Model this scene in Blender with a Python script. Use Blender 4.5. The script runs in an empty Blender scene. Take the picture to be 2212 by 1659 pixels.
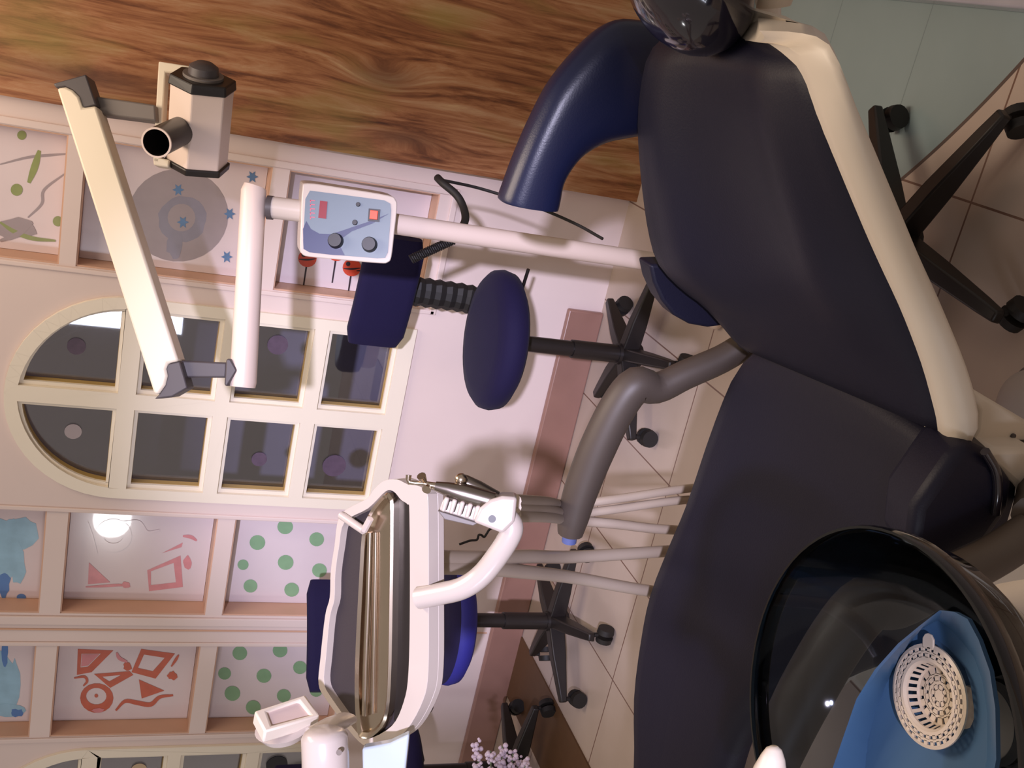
import bpy, bmesh, math, random
from mathutils import Vector, Matrix
random.seed(7)
S = bpy.context.scene
COL = S.collection
V = Vector

# ------------------------------------------------------------------ camera (phone held sideways)
CAM_H = 1.45
PITCH, ROLL, YAW, F = math.radians(20.56), math.radians(5.508), math.radians(20.17), 2300.0
CX, CY = 1106.0, 829.5
cf = V((-math.sin(YAW)*math.cos(PITCH), math.cos(YAW)*math.cos(PITCH), -math.sin(PITCH)))
cr = V((math.cos(YAW), math.sin(YAW), 0)); cu = cr.cross(cf)
cr, cu = math.cos(ROLL)*cr+math.sin(ROLL)*cu, -math.sin(ROLL)*cr+math.cos(ROLL)*cu
O = V((0, 0, CAM_H))
cd = bpy.data.cameras.new('camera'); cam = bpy.data.objects.new('camera', cd); COL.objects.link(cam)
cam.matrix_world = Matrix(((-cu.x, cr.x, -cf.x, O.x), (-cu.y, cr.y, -cf.y, O.y), (-cu.z, cr.z, -cf.z, O.z), (0, 0, 0, 1)))
cd.sensor_fit = 'HORIZONTAL'; cd.sensor_width = 36; cd.lens = 36*F/2212; cd.clip_start = .02
S.camera = cam
def ray(x, y): return cf + cr*(-(y-CY)/F) + cu*(-(x-CX)/F)
def atZ(x, y, z): d = ray(x, y); return O + d*((z-CAM_H)/d.z)
def atY(x, y, Y): d = ray(x, y); return O + d*(Y/d.y)
def atD(x, y, D): return O + ray(x, y)*D
def atP(x, y, p, n): d = ray(x, y); return O + d*((p-O).dot(n)/d.dot(n))

# ------------------------------------------------------------------ world, lights, exposure
S.view_settings.view_transform = 'Standard'; S.view_settings.look = 'None'
S.view_settings.exposure = 0.0; S.view_settings.gamma = 1.0
S.view_settings.use_curve_mapping = False
w = bpy.data.worlds.new('world'); S.world = w; w.use_nodes = True
bg = w.node_tree.nodes['Background']; bg.inputs[0].default_value = (1.0, .84, .72, 1); bg.inputs[1].default_value = .33
def area(name, loc, target, sx, sy, power, col, spread=180):
    l = bpy.data.lights.new(name, 'AREA'); l.shape = 'RECTANGLE'; l.size = sx; l.size_y = sy; l.energy = power; l.color = col
    l.spread = math.radians(spread)
    o = bpy.data.objects.new(name, l); COL.objects.link(o); o.location = loc
    o.rotation_euler = (V(target)-V(loc)).to_track_quat('-Z', 'Y').to_euler(); return o
area('assumed_ceiling_light', (-.2, 1.9, 2.75), (-.3, 1.9, 0), 1.5, .5, 30, (1, .80, .62))  # warm overhead light, assumed; the fitting itself is unseen
area('assumed_window_light', (-2.45, -1.6, 1.55), (-1.2, 2.5, 1.1), .45, 1.1, 16, (.80, .84, 1))  # unseen window behind the camera, assumed from bright reflections in the panes
sp = bpy.data.lights.new('rear_light_beam', 'SPOT'); sp.energy = 1500; sp.color = (.80, .76, 1); sp.spot_size = math.radians(19); sp.spot_blend = .75; sp.shadow_soft_size = .07  # unseen light behind the camera, narrowed to brighten the low wall
so = bpy.data.objects.new('rear_light_beam', sp); COL.objects.link(so); so.location = (.93, -2.6, 2.78)
so.rotation_euler = (V((-1.34, 3.0, .42))-so.location).to_track_quat('-Z', 'Y').to_euler()

lp = bpy.data.lights.new('panel_glare_light', 'AREA'); lp.shape = 'DISK'; lp.size = .17; lp.energy = 2.2; lp.color = (1, .98, 1)  # unseen disc light, added so its reflection makes the glare on the glossy panel
lo = bpy.data.objects.new('panel_glare_light', lp); COL.objects.link(lo); lo.location = (-2.57, 1.505, 1.387)
lo.rotation_euler = (V((-1.712, 3.05, 1.408))-lo.location).to_track_quat('-Z', 'Y').to_euler()

# ------------------------------------------------------------------ materials
MATS = {}
def srgb(r, g, b):
    f = lambda c: (c/255/12.92 if c/255 <= .04045 else ((c/255+.055)/1.055)**2.4)
    return (f(r), f(g), f(b), 1)
def newmat(name):
    m = bpy.data.materials.new(name); m.use_nodes = True; MATS[name] = m
    return m, m.node_tree.nodes, m.node_tree.links, m.node_tree.nodes['Principled BSDF']
def mat(name, col, rough=.5, metal=0, var=.06, vscale=9, bump=0, bscale=200, coat=0, spec=.5, sheen=0):
    m, N, L, B = newmat(name)
    B.inputs['Roughness'].default_value = rough; B.inputs['Metallic'].default_value = metal
    B.inputs['Coat Weight'].default_value = coat; B.inputs['Specular IOR Level'].default_value = spec
    B.inputs['Sheen Weight'].default_value = sheen
    c = srgb(*col); tc = N.new('ShaderNodeTexCoord'); nz = N.new('ShaderNodeTexNoise')
    nz.inputs['Scale'].default_value = vscale; nz.inputs['Detail'].default_value = 4; L.new(tc.outputs['Object'], nz.inputs['Vector'])
    mx = N.new('ShaderNodeMix'); mx.data_type = 'RGBA'; L.new(nz.outputs['Fac'], mx.inputs[0])
    mx.inputs[6].default_value = [k*(1-var) for k in c[:3]]+[1]; mx.inputs[7].default_value = [min(1, k*(1+var)) for k in c[:3]]+[1]
    L.new(mx.outputs[2], B.inputs['Base Color'])
    if bump:
        n2 = N.new('ShaderNodeTexNoise'); n2.inputs['Scale'].default_value = bscale; L.new(tc.outputs['Object'], n2.inputs['Vector'])
        bp = N.new('ShaderNodeBump'); bp.inputs['Strength'].default_value = bump; bp.inputs['Distance'].default_value = .002
        L.new(n2.outputs['Fac'], bp.inputs['Height']); L.new(bp.outputs[0], B.inputs['Normal'])
    return m
mat('wall_paint', (222, 204, 198), .55, var=.05, vscale=4, bump=.08, bscale=60)
mat('cream_frame', (234, 224, 206), .4, var=.03)
mat('ochre_bead', (176, 146, 84), .5, var=.1)
mat('recess_wood', (205, 165, 140), .5, var=.1)
mat('skirting_tile', (146, 110, 98), .3, var=.12, vscale=12)
mat('brown_strip', (96, 68, 44), .5, var=.15, vscale=30)
mat('curb_tile', (168, 166, 176), .15, var=.15, vscale=14)
mat('panel_acrylic', (222, 208, 212), .18, var=.05, coat=.5)
MATS['panel_acrylic'].node_tree.nodes['Principled BSDF'].inputs['Coat Roughness'].default_value = .03
mat('paint_blue', (150, 190, 214), .3, var=.3, vscale=18)
mat('paint_deep_blue', (90, 130, 190), .3, var=.2, vscale=14)
mat('paint_rust', (196, 104, 84), .3, var=.2, vscale=30)
mat('paint_pink', (212, 140, 146), .3, var=.2, vscale=30)
mat('paint_green', (134, 172, 134), .3, var=.15, vscale=30)
mat('paint_olive', (140, 150, 90), .3, var=.2, vscale=30)
mat('paint_grey', (158, 146, 150), .3, var=.1, vscale=20)
mat('paint_grey_blue', (138, 134, 148), .3, var=.12, vscale=30)
mat('paint_star', (92, 126, 168), .3, var=.2, vscale=50)
mat('paint_poppy', (205, 80, 58), .3, var=.15, vscale=60)
mat('paint_black', (52, 40, 48), .4)
mat('sticker_mauve', (82, 66, 84), .5, var=.3, vscale=60)
mat('sticker_cream', (196, 172, 140), .5)
mat('sticker_dark', (38, 38, 44), .5)
mat('dark_room', (150, 148, 170), .8, var=.1)
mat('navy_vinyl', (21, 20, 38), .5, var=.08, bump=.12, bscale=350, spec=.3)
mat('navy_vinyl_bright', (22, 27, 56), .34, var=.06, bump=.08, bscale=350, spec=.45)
mat('headrest_vinyl', (30, 26, 36), .12, var=.5, vscale=14, coat=.6)
mat('white_shell', (220, 208, 192), .38, var=.03)
mat('white_enamel', (192, 180, 171), .26, var=.02, coat=.2)
mat('white_paint_metal', (224, 204, 192), .34, var=.02)
mat('arm_cream', (222, 210, 190), .42, var=.02)
mat('grey_plastic', (112, 104, 100), .5, var=.06)
mat('grey_arm', (76, 66, 59), .5, var=.06, vscale=20)
mat('dark_grey', (74, 68, 70), .45, var=.1)
mat('black_plastic', (30, 25, 24), .4, var=.1)
mat('black_rubber', (26, 23, 22), .6, var=.1)
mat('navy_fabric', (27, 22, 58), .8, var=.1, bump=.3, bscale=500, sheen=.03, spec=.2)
mat('navy_fabric_lit', (36, 36, 132), .7, var=.1, bump=.2, bscale=500)  # brighter copy of the navy fabric, light put into the colour
mat('tray_mat', (50, 42, 45), .7, var=.06, bump=.1, bscale=300)
mat('steel', (205, 190, 172), .22, metal=1, var=.08, vscale=20)
mat('dark_steel', (150, 140, 132), .3, metal=1, var=.15)
mat('hose_grey', (176, 160, 144), .45, var=.06)
mat('panel_face', (106, 119, 130), .35, var=.04)
mat('panel_navy', (50, 56, 92), .35)
mat('panel_pale', (168, 182, 196), .35)
mat('red_display', (132, 34, 44), .3)
mat('red_text', (190, 92, 110), .4)
mat('orange_switch', (226, 84, 52), .3)
mat('spittoon_blue', (70, 104, 138), .4, var=.06, spec=.4)
mat('strainer_white', (222, 204, 182), .4, var=.02)
mat('blue_cap', (86, 98, 150), .5)
mat('pale_plate', (184, 196, 206), .2)
mat('viewer_screen', (206, 184, 178), .5)
mat('lavender', (206, 190, 206), .8, var=.25, vscale=60)
mat('leaf_green', (96, 110, 80), .8)
mat('foot_grey', (188, 178, 172), .5)
def glass(name, tint, rough, fac, refl=(1, 1, 1, 1), extra=0.0):
    m, N, L, B = newmat(name); N.remove(B); out = N['Material Output']
    t = N.new('ShaderNodeBsdfTransparent'); t.inputs[0].default_value = tint
    g = N.new('ShaderNodeBsdfGlossy'); g.inputs['Roughness'].default_value = rough; g.inputs['Color'].default_value = refl
    lw = N.new('ShaderNodeFresnel'); lw.inputs[0].default_value = fac
    ad = N.new('ShaderNodeMath'); ad.operation = 'ADD'; ad.inputs[1].default_value = extra; ad.use_clamp = True
    mx = N.new('ShaderNodeMixShader'); L.new(lw.outputs[0], ad.inputs[0]); L.new(ad.outputs[0], mx.inputs[0]); L.new(t.outputs[0], mx.inputs[1]); L.new(g.outputs[0], mx.inputs[2]); L.new(mx.outputs[0], out.inputs[0])
    return m
glass('window_glass', (.86, .86, .90, 1), .02, 1.5, extra=.10)
glass('bowl_glass', (.58, .63, .69, 1), .04, 1.35)
glass('bowl_rim_glass', (.14, .11, .10, 1), .08, 1.5, extra=.02)

def floor_material():
    m, N, L, B = newmat('floor_tiles'); B.inputs['Roughness'].default_value = .28
    tc = N.new('ShaderNodeTexCoord'); sx = N.new('ShaderNodeSeparateXYZ'); L.new(tc.outputs['Object'], sx.inputs[0])
    def mth(op, a, b=None, c=None):
        n = N.new('ShaderNodeMath'); n.operation = op
        for i, k in enumerate((a, b, c)):
            if k is None: continue
            if isinstance(k, (int, float)): n.inputs[i].default_value = k
            else: L.new(k, n.inputs[i])
        return n.outputs[0]
    def grid(ox, oy, tx, ty, wd):
        gx = mth('ABSOLUTE', mth('SUBTRACT', mth('FRACT', mth('ADD', mth('DIVIDE', mth('SUBTRACT', sx.outputs[0], ox), tx), 100.5)), .5))
        gy = mth('ABSOLUTE', mth('SUBTRACT', mth('FRACT', mth('ADD', mth('DIVIDE', mth('SUBTRACT', sx.outputs[1], oy), ty), 100.5)), .5))
        return mth('MAXIMUM', mth('LESS_THAN', gx, wd/tx), mth('LESS_THAN', gy, wd/ty))
    g1 = grid(-.147, 1.603, .32, .365, .0022); g2 = grid(-.20, 1.888, .39, .31, .0014)
    dx = mth('SUBTRACT', sx.outputs[0], 1.12); dy = mth('SUBTRACT', sx.outputs[1], 3.09)
    r = mth('SQRT', mth('ADD', mth('MULTIPLY', dx, dx), mth('MULTIPLY', dy, dy)))
    inx = mth('GREATER_THAN', sx.outputs[0], -.30)
    green = mth('MULTIPLY', mth('LESS_THAN', r, 1.80), inx); edge = mth('MULTIPLY', mth('LESS_THAN', mth('ABSOLUTE', mth('SUBTRACT', r, 1.80)), .004), inx)
    nz = N.new('ShaderNodeTexNoise'); nz.inputs['Scale'].default_value = 5; nz.inputs['Detail'].default_value = 6; L.new(tc.outputs['Object'], nz.inputs['Vector'])
    def mix(f, a, b):
        n = N.new('ShaderNodeMix'); n.data_type = 'RGBA'
        for s, k in ((0, f), (6, a), (7, b)):
            if isinstance(k, tuple): n.inputs[s].default_value = k
            else: L.new(k, n.inputs[s])
        return n.outputs[2]
    cream = mix(nz.outputs['Fac'], srgb(180, 163, 150), srgb(198, 182, 170)); cream = mix(g1, cream, srgb(120, 92, 80))
    gr = mix(nz.outputs['Fac'], srgb(132, 150, 152), srgb(148, 164, 166)); gr = mix(g2, gr, srgb(122, 138, 140))
    c = mix(green, cream, gr); c = mix(edge, c, srgb(92, 80, 76)); L.new(c, B.inputs['Base Color'])
    return m
floor_material()

def mural_material():
    m, N, L, B = newmat('wood_mural'); B.inputs['Roughness'].default_value = .42
    tc = N.new('ShaderNodeTexCoord'); sx = N.new('ShaderNodeSeparateXYZ'); L.new(tc.outputs['Object'], sx.inputs[0])
    def mth(op, a, b=None):
        n = N.new('ShaderNodeMath'); n.operation = op
        for i, k in enumerate((a, b)):
            if k is None: continue
            if isinstance(k, (int, float)): n.inputs[i].default_value = k
            else: L.new(k, n.inputs[i])
        return n.outputs[0]
    # painted knots push the grain aside
    X = sx.outputs[0]; Z = sx.outputs[2]; off = None; kd = None
    for kx, kz, rx, rz, amp in ((-.235, .83, .035, .085, .05), (-.39, .75, .02, .10, -.03), (-.05, 1.25, .05, .14, -.05), (-.38, 1.55, .03, .2, .03)):
        ux = mth('DIVIDE', mth('SUBTRACT', X, kx), rx); uz = mth('DIVIDE', mth('SUBTRACT', Z, kz), rz)
        q = mth('ADD', mth('MULTIPLY', ux, ux), mth('MULTIPLY', uz, uz)); g = mth('POWER', 2.718, mth('MULTIPLY', q, -.6))
        o = mth('MULTIPLY', g, amp); off = o if off is None else mth('ADD', off, o)
        kd = g if kd is None else mth('MAXIMUM', kd, g)
    X2 = mth('ADD', X, off)
    cb = N.new('ShaderNodeCombineXYZ'); L.new(mth('MULTIPLY', X2, 26.0), cb.inputs[0]); L.new(mth('MULTIPLY', Z, 2.1), cb.inputs[2])
    n1 = N.new('ShaderNodeTexNoise'); n1.inputs['Scale'].default_value = 1; n1.inputs['Detail'].default_value = 7; n1.inputs['Roughness'].default_value = .7; n1.inputs['Distortion'].default_value = .6
    L.new(cb.outputs[0], n1.inputs['Vector'])
    r = N.new('ShaderNodeValToRGB'); L.new(n1.outputs['Fac'], r.inputs[0]); E = r.color_ramp.elements
    E[0].position = .30; E[0].color = srgb(66, 36, 22); E[1].position = .72; E[1].color = srgb(196, 160, 116)
    for p, c in ((.40, (112, 66, 38)), (.47, (142, 90, 56)), (.54, (164, 112, 74)), (.62, (176, 132, 96))):
        e = E.new(p); e.color = srgb(*c)
    cb2 = N.new('ShaderNodeCombineXYZ'); L.new(mth('MULTIPLY', X2, 9.0), cb2.inputs[0]); L.new(mth('MULTIPLY', Z, 2.6), cb2.inputs[2]); cb2.inputs[1].default_value = 7
    n2 = N.new('ShaderNodeTexNoise'); n2.inputs['Scale'].default_value = 1; n2.inputs['Detail'].default_value = 3; L.new(cb2.outputs[0], n2.inputs['Vector'])
    mr = N.new('ShaderNodeMapRange'); mr.inputs[1].default_value = .52; mr.inputs[2].default_value = .72; L.new(n2.outputs['Fac'], mr.inputs[0])
    mx = N.new('ShaderNodeMix'); mx.data_type = 'RGBA'; L.new(mth('MULTIPLY', mr.outputs[0], .55), mx.inputs[0]); L.new(r.outputs[0], mx.inputs[6]); mx.inputs[7].default_value = srgb(140, 128, 62)
    m2 = N.new('ShaderNodeMix'); m2.data_type = 'RGBA'; L.new(mth('MULTIPLY', mth('POWER', kd, 1.6), .62), m2.inputs[0]); L.new(mx.outputs[2], m2.inputs[6]); m2.inputs[7].default_value = srgb(92, 60, 40)
    L.new(m2.outputs[2], B.inputs['Base Color'])
    return m
mural_material()

# ------------------------------------------------------------------ object helpers
OFF = {}
def off(o): return OFF.get(o.name, V((0, 0, 0))) if o else V((0, 0, 0))
def tag(o, label, cat=None, group=None, kind=None):
    if label: o['label'] = label
    if cat: o['category'] = cat
    if group: o['group'] = group
    if kind: o['kind'] = kind
    return o
def thing(name, loc, label, cat, group=None):
    o = bpy.data.objects.new(name, None); COL.objects.link(o); o.location = loc; o.empty_display_size = .05
    OFF[o.name] = V(loc); return tag(o, label, cat, group)

class MB:
    """collects shapes (world coordinates) into one mesh"""
    def __init__(s): s.bm = bmesh.new(); s.mi = 0
    def face(s, vs):
        try: f = s.bm.faces.new(vs); f.material_index = s.mi; return f
        except ValueError: return None
    def box(s, lo, hi, M=None):
        P = [V((x, y, z)) for z in (lo[2], hi[2]) for y in (lo[1], hi[1]) for x in (lo[0], hi[0])]
        if M: P = [M @ p for p in P]
        v = [s.bm.verts.new(p) for p in P]
        for q in ((0, 2, 3, 1), (4, 5, 7, 6), (0, 1, 5, 4), (2, 6, 7, 3), (0, 4, 6, 2), (1, 3, 7, 5)): s.face([v[i] for i in q])
        return s
    def rings(s, rings, cap0=True, cap1=True, closed=False):
        R = [[s.bm.verts.new(p) for p in r] for r in rings]; n = len(R[0]); m = len(R)
        for i in range(m if closed else m-1):
            a, b = R[i], R[(i+1) % m]
            for j in range(n): s.face((a[j], a[(j+1) % n], b[(j+1) % n], b[j]))
        if not closed:
            if cap0: s.face(R[0][::-1])
            if cap1: s.face(R[-1])
        return s
    def tube(s, pts, r, n=14, flat=1.0, up=None, caps=True):
        pts = [V(p) for p in pts]; m = len(pts); rs = r if isinstance(r, (list, tuple)) else [r]*m
        rings = []; prev = None
        for i in range(m):
            t = (pts[min(i+1, m-1)]-pts[max(i-1, 0)]).normalized()
            if prev is None:
                a = V(up) if up else (V((0, 0, 1)) if abs(t.z) < .9 else V((1, 0, 0)))
                prev = (a - t*a.dot(t)).normalized()
            else: prev = (prev - t*prev.dot(t)).normalized()
            b = t.cross(prev)
            rings.append([pts[i]+prev*(rs[i]*math.cos(k*2*math.pi/n))+b*(rs[i]*flat*math.sin(k*2*math.pi/n)) for k in range(n)])
        return s.rings(rings, caps, caps)
    def lathe(s, prof, c, n=40, axis=None, closed=False, cap0=False, cap1=False):
        c = V(c); az = V(axis).normalized() if axis else V((0, 0, 1))
        ax = az.orthogonal().normalized() if axis else V((1, 0, 0)); ay = az.cross(ax)
        rings = [[c+ax*(r*math.cos(k*2*math.pi/n))+ay*(r*math.sin(k*2*math.pi/n))+az*h for k in range(n)] for r, h in prof]
        return s.rings(rings, cap0, cap1, closed)
    def prism(s, outer, depth, holes=()):
        """outer: 3-D points of a flat outline, depth: extrusion vector; holes: more outlines"""
        depth = V(depth); loops = [outer]+list(holes); edges = []; top = []
        for lp in loops:
            vs = [s.bm.verts.new(V(p)) for p in lp]; top.append(vs)
            for i in range(len(vs)): edges.append(s.bm.edges.new((vs[i], vs[(i+1) % len(vs)])))
        if holes:
            g = bmesh.ops.triangle_fill(s.bm, use_beauty=True, edges=edges); fs = [f for f in g['geom'] if isinstance(f, bmesh.types.BMFace)]
        else: fs = [s.bm.faces.new(top[0])]
        for f in fs: f.material_index = s.mi
        if depth.length > 0:
            mp = {}
            for vs in top:
                for v in vs: mp[v] = s.bm.verts.new(v.co+depth)
            for f in fs: s.face([mp[v] for v in reversed(f.verts)])
            for vs in top:
                for i in range(len(vs)): s.face((vs[i], vs[(i+1) % len(vs)], mp[vs[(i+1) % len(vs)]], mp[vs[i]]))
        return s
    def ball(s, c, r, M=None, seg=16):
        c = V(c); r = V(r) if not isinstance(r, (int, float)) else V((r, r, r)); g = bmesh.ops.create_uvsphere(s.bm, u_segments=seg, v_segments=max(6, seg*2//3), radius=1)
        for v in g['verts']:
            p = V((v.co.x*r.x, v.co.y*r.y, v.co.z*r.z)); v.co = c+((M @ p) if M else p)
        for f in {f for v in g['verts'] for f in v.link_faces}: f.material_index = s.mi
        return s
    def build(s, name, mats, parent=None, bevel=0, seg=2, smooth=True, subsurf=0, angle=40):
        bmesh.ops.remove_doubles(s.bm, verts=s.bm.verts, dist=1e-6)
        bmesh.ops.recalc_face_normals(s.bm, faces=s.bm.faces)
        me = bpy.data.meshes.new(name)
        org = off(parent)
        if parent is None:
            bb = [v.co for v in s.bm.verts]
            org = V((sum(p.x for p in bb)/len(bb), sum(p.y for p in bb)/len(bb), min(p.z for p in bb))) if name not in KEEP else V((0, 0, 0))
        for v in s.bm.verts: v.co -= org
        s.bm.to_mesh(me); s.bm.free()
        for mn in (mats if isinstance(mats, (list, tuple)) else [mats]): me.materials.append(MATS[mn])
        o = bpy.data.objects.new(name, me); COL.objects.link(o)
        if parent: o.parent = parent
        else: o.location = org
        OFF[o.name] = org
        if smooth:
            for p in me.polygons: p.use_smooth = True
            me.set_sharp_from_angle(angle=math.radians(angle))
        if subsurf:
            md = o.modifiers.new('s', 'SUBSURF'); md.levels = subsurf; md.render_levels = subsurf
        if bevel:
            md = o.modifiers.new('b', 'BEVEL'); md.width = bevel; md.segments = seg; md.limit_method = 'ANGLE'; md.angle_limit = math.radians(35); md.harden_normals = False
        return o
KEEP = {'floor', 'wall_back', 'wall_right'}
def smooth_path(pts, k=5, closed=False):
    pts = [V(p) for p in pts]; n = len(pts); out = []
    for i in range(n if closed else n-1):
        a = pts[(i-1) % n] if closed or i > 0 else pts[i]*2-pts[i+1]; b = pts[i]; c = pts[(i+1) % n]
        d = pts[(i+2) % n] if closed or i+2 < n else c*2-b
        for j in range(k):
            t = j/k; out.append(.5*((2*b)+(c-a)*t+(2*a-5*b+4*c-d)*t*t+(3*b-a-3*c+d)*t**3))
    if not closed: out.append(pts[-1])
    return out
def circ(c, r, ax, ay, n=24, ry=None): return [V(c)+V(ax)*(r*math.cos(k*2*math.pi/n))+V(ay)*((ry or r)*math.sin(k*2*math.pi/n)) for k in range(n)]
def px(pts, fn): return [fn(*p) for p in pts]
XA, YA, ZA = V((1, 0, 0)), V((0, 1, 0)), V((0, 0, 1))

# ================================================================== SETTING
WY = 3.01          # front of the back wall
RY = WY+.08        # back of the niches
def wp(pts, Y): return [V((x, Y, z)) for x, z in pts]
def rect(x0, x1, z0, z1): return [(x0, z0), (x1, z0), (x1, z1), (x0, z1)]
b = MB(); b.box((-4.2, -.6, -.05), (1.9, 3.5, 0)); tag(b.build('floor', 'floor_tiles', smooth=False), None, kind='structure')

def arch(xc, hw, z0, zs, n=24):
    p = [(xc-hw, z0), (xc+hw, z0)]
    for k in range(n+1): a = math.pi*k/n; p.append((xc+hw*math.cos(a), zs+hw*math.sin(a)))
    return p
WINS = [-1.269, -2.815]
def half_arch(xc, side, inner, outer_r, z0, zs, n=14):
    # one quarter of the arched top light: side +1 right, -1 left
    p = [(xc+side*inner, z0)]
    a1 = math.acos(inner/outer_r)
    p.append((xc+side*outer_r, z0))
    for k in range(n+1):
        a = a1*k/n; p.append((xc+side*outer_r*math.cos(a), zs+outer_r*math.sin(a)))
    return p
NICHES = []
for x0, x1 in ((-1.992, -1.640), (-2.456, -2.108)):
    NICHES += [(x0, x1, .620, 1.050), (x0, x1, 1.102, 1.532), (x0, x1, 1.591, 2.02)]
NICHES += [(-.888, -.538, .600, 1.038), (-.888, -.538, 1.085, 1.568), (-.888, -.538, 1.610, 2.05)]
NICHES += [(-3.99, -3.64, .620, 1.050), (-3.99, -3.64, 1.102, 1.532), (-3.99, -3.64, 1.591, 2.02)]
holes = [wp(rect(*n), WY) for n in NICHES] + [wp(arch(x, .300, .606, 1.412), WY) for x in WINS]
b = MB(); b.prism(wp(rect(-4.2, 1.9, 0, 2.9), WY), (0, .10, 0), holes)
tag(b.build('wall_back', 'wall_paint', smooth=False), None, kind='structure')
# niche linings (wood) behind the openings
for i, (x0, x1, z0, z1) in enumerate(NICHES):
    b = MB(); t = .004
    b.box((x0, WY+.004, z0), (x0+t, RY+.004, z1)); b.box((x1-t, WY+.004, z0), (x1, RY+.004, z1))
    b.box((x0+t, WY+.004, z0), (x1-t, RY+.004, z0+t)); b.box((x0+t, WY+.004, z1-t), (x1-t, RY+.004, z1))
    tag(b.build('trim_%d' % (i+10), 'recess_wood', smooth=False), None, kind='structure')
# raised mouldings round the columns of niches
def strip(idx, rects, d, m='wall_paint'):
    b = MB()
    for x0, x1, z0, z1 in rects: b.box((x0, WY-d, z0), (x1, WY, z1))
    tag(b.build('trim_%d' % idx, m, bevel=.003, smooth=False), None, kind='structure')
strip(1, [(-2.030, -2.000, 0.58, 2.4)], .008)
strip(2, [(-2.052, -2.046, .13, 2.4)], .004, 'recess_wood')
strip(3, [(-.535, -.515, .55, 2.4), (-.905, -.891, .55, 2.4), (-.905, -.515, .545, .565)], .008)
strip(4, [(-1.640, -1.626, .58, 2.4), (-1.640, -2.000, .590, .606)], .006)
strip(5, [(-2.108, -2.094, .58, 2.4), (-2.475, -2.458, .58, 2.4)], .006)
# skirting
b = MB(); b.box((-4.2, WY-.022, 0), (-.83, WY, .122)); tag(b.build('baseboard_back', 'skirting_tile', bevel=.006), None, kind='structure')
b = MB(); b.box((-2.30, .3, 0), (-2.05, WY-.022, .006)); tag(b.build('trim_6', 'brown_strip', smooth=False), None, kind='structure')
b = MB(); b.box((.189, -.3, 0), (1.9, 2.955, .05)); tag(b.build('trim_7', 'curb_tile', bevel=.006), None, kind='structure')
# wooden mural wall to the right, standing proud of the back wall
b = MB(); b.box((-.458, WY-.05, 0), (1.9, WY, 2.9)); tag(b.build('wall_right', 'wood_mural', smooth=False), None, kind='structure')
# room beyond the windows
b = MB(); b.box((-4.2, 3.75, 0), (-.5, 3.8, 2.6)); b.box((-4.2, 3.12, -.05), (-.5, 3.8, 0)); tag(b.build('wall_corridor', 'dark_room', smooth=False), None, kind='structure')

def window(idx, xc):
    fy = WY-.012
    panes = []
    for s in (1, -1):
        panes.append(half_arch(xc, s, .036, .268, 1.438, 1.412))
        for z0, z1 in ((1.172, 1.368), (.913, 1.106), (.656, .846)):
            xa, xb = sorted((xc+s*.036, xc+s*.268)); panes.append(rect(xa, xb, z0, z1))
    def grow(p, g):
        cx = sum(q[0] for q in p)/len(p); cz = sum(q[1] for q in p)/len(p)
        xs = [q[0] for q in p]; zs = [q[1] for q in p]; sx = 1+2*g/(max(xs)-min(xs)); sz = 1+2*g/(max(zs)-min(zs))
        mx = (max(xs)+min(xs))/2; mz = (max(zs)+min(zs))/2
        return [(mx+(q[0]-mx)*sx, mz+(q[1]-mz)*sz) for q in p]
    b = MB(); b.prism(wp(arch(xc, .3125, .594, 1.412), fy), (0, .060, 0), [wp(grow(p, .012), fy) for p in panes])
    fr = tag(b.build('window_%d' % idx, 'cream_frame', bevel=.004, smooth=False), None, kind='structure')
    b = MB()
    for p in panes: b.prism(wp(grow(p, .0118), fy+.012), (0, .010, 0), [wp(p, fy+.012)])
    b.build('inner_frame', 'cream_frame', fr, smooth=False)
    b = MB()
    for p in panes: b.prism(wp(grow(p, .0116), fy+.022), (0, .022, 0), [wp(grow(p, -.001), fy+.022)])
    tag(b.build('glazing_bead', 'ochre_bead', fr, smooth=False), 'ochre glazing bead')
    for p in panes:
        b = MB(); b.prism(wp(grow(p, .006), fy+.044), (0, .004, 0)); b.build('pane', 'window_glass', fr, smooth=False)
    return fr
w1 = window(1, WINS[0]); w2 = window(2, WINS[1])
def stickers(fr, lst, m):
    for x, y, r in lst:
        c = atY(x, y, WY+.031); rr = r*c.y/ F * 1.05
        b = MB(); b.prism(circ(c, rr, XA, ZA, 20), (0, -.001, 0)); b.build('sticker', m, fr, smooth=False)
stickers(w1, [(560, 992, 17), (722, 1006, 27), (165, 748, 18), (600, 745, 22)], 'sticker_mauve')
stickers(w1, [(158, 932, 17)], 'paint_grey')
stickers(w2, [(598, 1652, 27)], 'sticker_dark'); stickers(w2, [(300, 1662, 18)], 'sticker_cream')

# ================================================================== PAINTED PANELS IN THE NICHES
PY = RY-.006
def panel(nic, label, mats=(), draw=None):
    x0, x1, z0, z1 = nic; r = .005
    b = MB(); b.box((x0+r, PY, z0+r), (x1-r, RY, z1-r))
    d = PY
    def P(x, y): return atY(x, y, d-.0012)
    class K: n = 0
    def poly(mi, pts, hole=None):
        b.mi = mi; K.n += 1; dd = d-.0006-.00012*K.n
        b.prism([atY(x, y, dd) for x, y in pts], (0, 0, 0), [[atY(x, y, dd) for x, y in hole]] if hole else ())
        b.mi = 0
    if draw: draw(poly)
    o = b.build('painted_panel', ['panel_acrylic']+list(mats), None, smooth=False)
    return tag(o, label, 'painted panel', 'painted glass panels in the wall niches')
def disc(x, y, r, ry=None, n=18): return [(x+r*math.cos(k*2*math.pi/n), y+(ry or r)*math.sin(k*2*math.pi/n)) for k in range(n)]
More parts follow.
